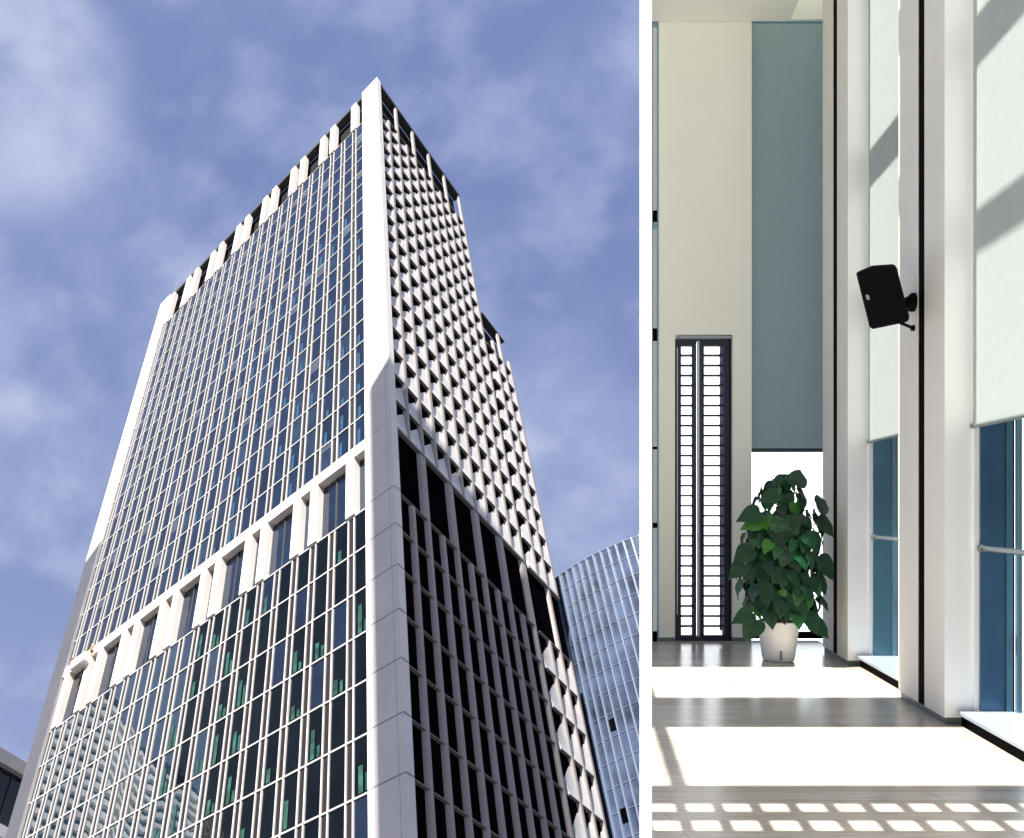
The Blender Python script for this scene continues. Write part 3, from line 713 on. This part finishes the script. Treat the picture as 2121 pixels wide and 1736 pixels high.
def bay(Z0_, Z1_, zs, fm, fm2, word):
    base = Vector((off(2.65, Z1_)[0], Z1_, 0)); P = lambda o, Z: (off(o, Z)[0] - base.x, Z - base.y)
    wn = hall('window', base, 'tall side window with blue mullion %s' % word[0], 'window', 'side windows')
    q = MB(); q.prism([P(2.692, Z1_ - .035), P(2.86, Z1_ - .035), P(2.86, Z1_ + .02), P(2.692, Z1_ + .02)], .106, zs + .5, fm); q.build('mullion', wn)
    q = MB(); q.prism([P(2.863, Z1_ - .05), P(2.905, Z1_ - .05), P(2.905, Z1_ + .02), P(2.863, Z1_ + .02)], .106, zs + .5, fm2); q.build('mullion_edge', wn)
    q = MB(); q.prism([P(2.907, Z1_ - .055), P(2.913, Z1_ - .055), P(2.913, Z1_ + .02), P(2.907, Z1_ + .02)], .106, zs + .5, 'black'); q.build('gasket', wn)
    q = MB(); q.prism([P(2.655, Z1_ - .016), P(2.691, Z1_ - .016), P(2.691, Z1_ + .03), P(2.655, Z1_ + .03)], .106, HC, 'colfront'); q.build('jamb', wn)
    q = MB(); q.prism([P(2.925, Z0_), P(2.931, Z0_), P(2.931, Z1_ - .09), P(2.925, Z1_ - .09)], .106, HC, 'pane'); q.build('pane', wn)
    q = MB(); q.prism([P(2.915, Z1_ - .085), P(2.95, Z1_ - .085), P(2.95, Z1_ - .056), P(2.915, Z1_ - .056)], .106, HC, 'finpale'); q.build('frame', wn)
    q = MB(); q.prism([P(2.54, Z0_ + .01), P(3.0, Z0_ + .01), P(3.0, Z1_ - .013), P(2.54, Z1_ - .013)], .078, .105, 'sill'); q.build('sill', wn, bevel=.003)
    q = MB(); q.prism([P(2.57, Z0_ + .01), P(2.60, Z0_ + .01), P(2.60, Z1_ - .013), P(2.57, Z1_ - .013)], 0, .077, 'black'); q.build('kick_board', wn)
    hr = hall('handrail', base, 'round steel handrail fixed to the blue mullion %s' % word[0], 'handrail', 'handrails at the windows')
    a_ = Vector((*P(2.70, Z1_ - .05), 1.216)); b_ = Vector((*P(2.70, Z0_ + .02), 1.216))
    q = MB(); q.tube(a_, b_, .019, 'steel', 16); q.build('rail', hr, smooth=True)
    q = MB(); q.tube(a_ + Vector((0, .02, 0)), a_ - Vector((0, .012, 0)), .026, 'hem', 16); q.build('flange', hr, smooth=False)
    rs = hall('roller_shade', base + Vector((0, 0, 0)), 'cream roller shade %s' % word[1], 'roller shade', 'roller shades')
    q = MB(); q.prism([P(2.648, Z0_ + .02), P(2.652, Z0_ + .02), P(2.652, Z1_ - .018), P(2.648, Z1_ - .018)], zs, HC - .05, 'shade'); q.build('fabric', rs)
    q = MB(); q.tube((*P(2.65, Z0_ + .015), zs - .016), (*P(2.65, Z1_ - .005), zs - .016), .017, 'hem', 12); q.build('hem_bar', rs)
bay(6.96, 8.285, 2.13, 'fin', 'finpale', ('between the two columns', 'between the two cream columns, behind the loudspeaker'))
bay(4.3, 6.045, 2.07, 'fin2', 'fin', ('at the right edge of the view', 'crossed by two slanting shadows at the right edge'))

# ---- loudspeaker on its bracket
ZS = 6.35
base = px(1822, 614, ZS)
lsp = hall('loudspeaker', base, 'black tilted loudspeaker bracketed high on the cream column', 'loudspeaker')
kS = ZS / F_PX
outl = [(1773, 566), (1778, 562), (1806, 550), (1848, 547), (1854, 549), (1858, 556), (1884, 656), (1882, 664), (1876, 668), (1808, 682), (1803, 680), (1800, 674)]
q = MB(); pts = [((x - 1822) * kS, -(y - 614) * kS) for x, y in outl]
depth0, depth1 = 0.0, .22
n = len(pts); cxm, czm = sum(p[0] for p in pts) / n, sum(p[1] for p in pts) / n
ring = [(depth0, .93), (depth0 + .02, 1.0), (depth1 - .05, 1.0), (depth1, .9)]
vi = []
for d_, s_ in ring:
    vi.append(len(q.v)); q.v += [Vector((cxm + (x - cxm) * s_ + .59 * d_, d_, czm + (z - czm) * s_ + .24 * d_)) for x, z in pts]
k = q.slot('spk')
for r_ in range(3):
    for j in range(n):
        j2 = (j + 1) % n; q.f.append((vi[r_] + j, vi[r_] + j2, vi[r_ + 1] + j2, vi[r_ + 1] + j)); q.m.append(k)
q.f.append(tuple(vi[0] + j for j in range(n))); q.f.append(tuple(vi[3] + j for j in reversed(range(n)))); q.m += [k, k]
q.build('cabinet', lsp, bevel=.004)
q = MB(); cxb, czb = (1797 - 1822) * kS, -(616 - 614) * kS
ca, sa = math.cos(rad(15)), math.sin(rad(15))
rot = lambda a, c: (cxb + a * ca - (-c) * -sa, czb + c * ca - a * -sa * -1)
q.hexa([(cxb + (a * ca + c * sa * .0) + c * -.26, yy, czb + c) for (a, yy, c) in ((-.011, depth0 - .003, -.017), (.011, depth0 - .003, -.017), (.011, depth0 + .004, -.017), (-.011, depth0 + .004, -.017), (-.011, depth0 - .003, .017), (.011, depth0 - .003, .017), (.011, depth0 + .004, .017), (-.011, depth0 + .004, .017))], 'badge')
q.build('badge', lsp)
q = MB(); W0 = Vector((off(2.46, 6.61)[0], 6.61, base.z)) - base
zc = -(609 - 614) * kS
q.tube((.145, .18, -.0 + zc), (W0.x - .06, W0.y, zc), .026, 'spk', 14); q.tube((.13, .16, zc + .03), (.185, .2, zc + .02), .035, 'spk', 14, .03); q.build('bracket_arm', lsp, smooth=True)
q = MB(); q.tube((W0.x - .07, W0.y, zc), (W0.x - .02, W0.y, zc), .035, 'spk', 18, .06); q.tube((W0.x - .02, W0.y, zc), (W0.x - .001, W0.y, zc), .07, 'spk', 20); q.build('wall_flange', lsp, smooth=False)
zc2 = -(655 - 614) * kS
q = MB(); q.tube((.19, .16, zc2 + .01), (W0.x - .015, W0.y, zc2 - .03), .011, 'spk', 10); q.tube((W0.x - .016, W0.y, zc2 - .032), (W0.x - .001, W0.y, zc2 - .034), .022, 'spk', 12); q.build('safety_stay', lsp)

# switch plate on the same column
bs = Vector((off(2.46, 6.62)[0], 6.62, 1.5 + (PY - 838) / F_PX * 6.62))
q = MB(); q.prism([(-.006, -.04), (-.001, -.04), (.0 + SK * .08 - .001, .04), (SK * .08 - .006, .04)], -.06, .06, 'plate')
tag(q.build('switch_plate', None, MR @ T(bs), bevel=.002), 'small white switch plate on the cream column below the loudspeaker', 'switch')

# ---- potted plant
ZP = 8.60
base = px(1612, 1368, ZP); base.z = 0.0
pp = hall('potted_plant', base, 'leafy green climbing plant in a round white pot by the end window', 'plant')
q = MB(); q.lathe([(.0, .002), (.128, .002), (.140, .012), (.150, .06), (.186, .375), (.190, .388), (.186, .392), (.172, .386), (.166, .33)], 'pot', 56); pot = q.build('pot', pp, smooth=True)
q = MB(); q.prism([(-.008, -.158), (.006, -.158), (.006, -.12), (-.008, -.12)], .03, .115, 'hem')
q.build('water_gauge', pot, T((-.045, -.003, 0)))
q = MB(); q.lathe([(.168, .345), (.0, .36)], 'soil', 32); q.build('soil', pot)
q = MB(); q.tube((.055, .02, .33), (.055, .02, 1.82), .052, 'moss', 16); q.build('moss_pole', pp, smooth=True)
lf = MB(); tones = []
def leaf(c, nrm, tip, size, tone, fold=.22):
    nrm = nrm.normalized(); tip = (tip - nrm * tip.dot(nrm)).normalized(); sd = nrm.cross(tip)
    prof = [(-.16, .0), (-.22, .17), (-.17, .34), (-.02, .45), (.18, .47), (.40, .40), (.62, .27), (.82, .12), (1.0, .0)]
    base_i = len(lf.v); k = lf.slot('leaf'); cols = 3
    mids = []
    for j, (t, h) in enumerate(prof):
        t0 = t if 0 < j < 8 else t
        bend = -.28 * max(0, t) ** 2 * size
        tm = max(t, -.04) if j < 3 else t
        for s in (-1, -.5, 0, .5, 1):
            tt = tm + (t - tm) * abs(s); w_ = h * s
            z = abs(w_) * fold * size - (w_ * w_) * .35 * size + .035 * size * math.sin(t * 9 + s * 2)
            lf.v.append(c + tip * (tt * size) + sd * (w_ * size) + nrm * (z + bend))
    for j in range(len(prof) - 1):
        for s in range(4):
            a_ = base_i + j * 5 + s; lf.f.append((a_, a_ + 1, a_ + 6, a_ + 5)); lf.m.append(k); tones.append(tone + (0.04 if s in (0, 3) else 0))
stems = MB()
rg = random.Random(21)
prof_r = [(.34, .22), (.45, .30), (.65, .34), (.85, .36), (1.05, .38), (1.2, .36), (1.35, .36), (1.5, .31), (1.62, .2), (1.8, .10)]
def rad_at(h):
    for (h0, r0), (h1, r1) in zip(prof_r, prof_r[1:]):
        if h0 <= h <= h1: return r0 + (r1 - r0) * (h - h0) / (h1 - h0)
    return .1
npl = 0
for i in range(520):
    h = .50 + (1.30) * (i + rg.random()) / 520
    if h > 1.40 and rg.random() < .72: continue
    a_ = rg.uniform(0, 2 * math.pi)
    if math.sin(a_) > .2 and rg.random() < .5: a_ = -a_
    r = rad_at(h) * rg.uniform(.45, 1.05)
    d_ = Vector((math.cos(a_), math.sin(a_), 0)); c = Vector((.03, .02, h)) + d_ * r
    up_ = rg.uniform(.1, .75); nrm = d_ + Vector((rg.uniform(-.35, .35), rg.uniform(-.35, .35), up_))
    tip = d_ * rg.uniform(.1, .8) + Vector((rg.uniform(-.5, .5), rg.uniform(-.3, .3), -1 * rg.uniform(.5, 1.1)))
    tone = rg.choice([.12, .2, .35, .45, .5, .55, .65, .75, .85]) + rg.uniform(-.08, .08)
    if rg.random() < .035: tone = 1.0
    leaf(c, nrm, tip, rg.uniform(.085, .175), tone)
    if r > .15: stems.tube(Vector((.05, .02, h - .06)), c, .004, 'stem', 5, .003)
# the leaves that shape the outline, placed one by one (offsets from the pot's axis, to the right and up)
for (x, y, s, tx, ty, tone) in ((1652, 1000, .25, .45, .8, .5), (1606, 1024, .20, -.9, -.25, .55), (1700, 1045, .26, 1, .1, .4), (1706, 1080, .25, .8, -.6, .35), (1564, 1062, .24, -1, -.3, .55), (1566, 1082, .2, -1, -.25, 1.0), (1590, 1105, .22, -.6, -.7, .55),
                                (1545, 1140, .24, -.7, -.6, .45), (1532, 1172, .22, -.8, -.7, .5), (1706, 1160, .26, .5, -.9, .4), (1700, 1200, .2, .5, -.9, .3), (1690, 1290, .24, .7, -.7, .6), (1680, 1275, .22, .3, -.9, .55), (1560, 1290, .26, -.55, -.85, .5), (1548, 1272, .22, -.9, -.3, .6),
                                (1592, 1268, .2, .1, -1, .55), (1640, 1255, .19, .1, -1, .75), (1655, 1150, .22, -.2, -1, .55), (1600, 1150, .23, .2, -1, .5), (1630, 1170, .24, .3, -.9, .6), (1682, 1110, .22, .4, -.9, .5), (1640, 1090, .19, 0, -1, .95), (1580, 1215, .23, .1, -1, .4), (1660, 1215, .22, .2, -1, .55), (1620, 1240, .23, -.2, -1, .45)):
    yy = -.28 + .1 * rg.random()
    c = px(1618 + (x - 1618) * .93, y, ZP + yy) - base; s *= .84
    leaf(c, Vector((rg.uniform(-.25, .25) + tx * .25, -1, .45)), Vector((tx, -.15, ty)), s, tone)
ff = lf.build('foliage', pp, smooth=True, recalc=False)
att = ff.data.attributes.new('tone', 'FLOAT', 'FACE')
for i_, t_ in enumerate(tones): att.data[i_].value = max(0, min(1, t_))
q = stems
for (p0, p1) in (((.0, -.06, 1.22), (-.02, -.075, 1.55)), ((-.03, -.05, 1.2), (-.035, -.07, 1.5)), ((.06, -.05, 1.4), (.04, -.08, 1.7))): q.tube(p0, p1, .009, 'stem', 6)
q.build('stems', pp)
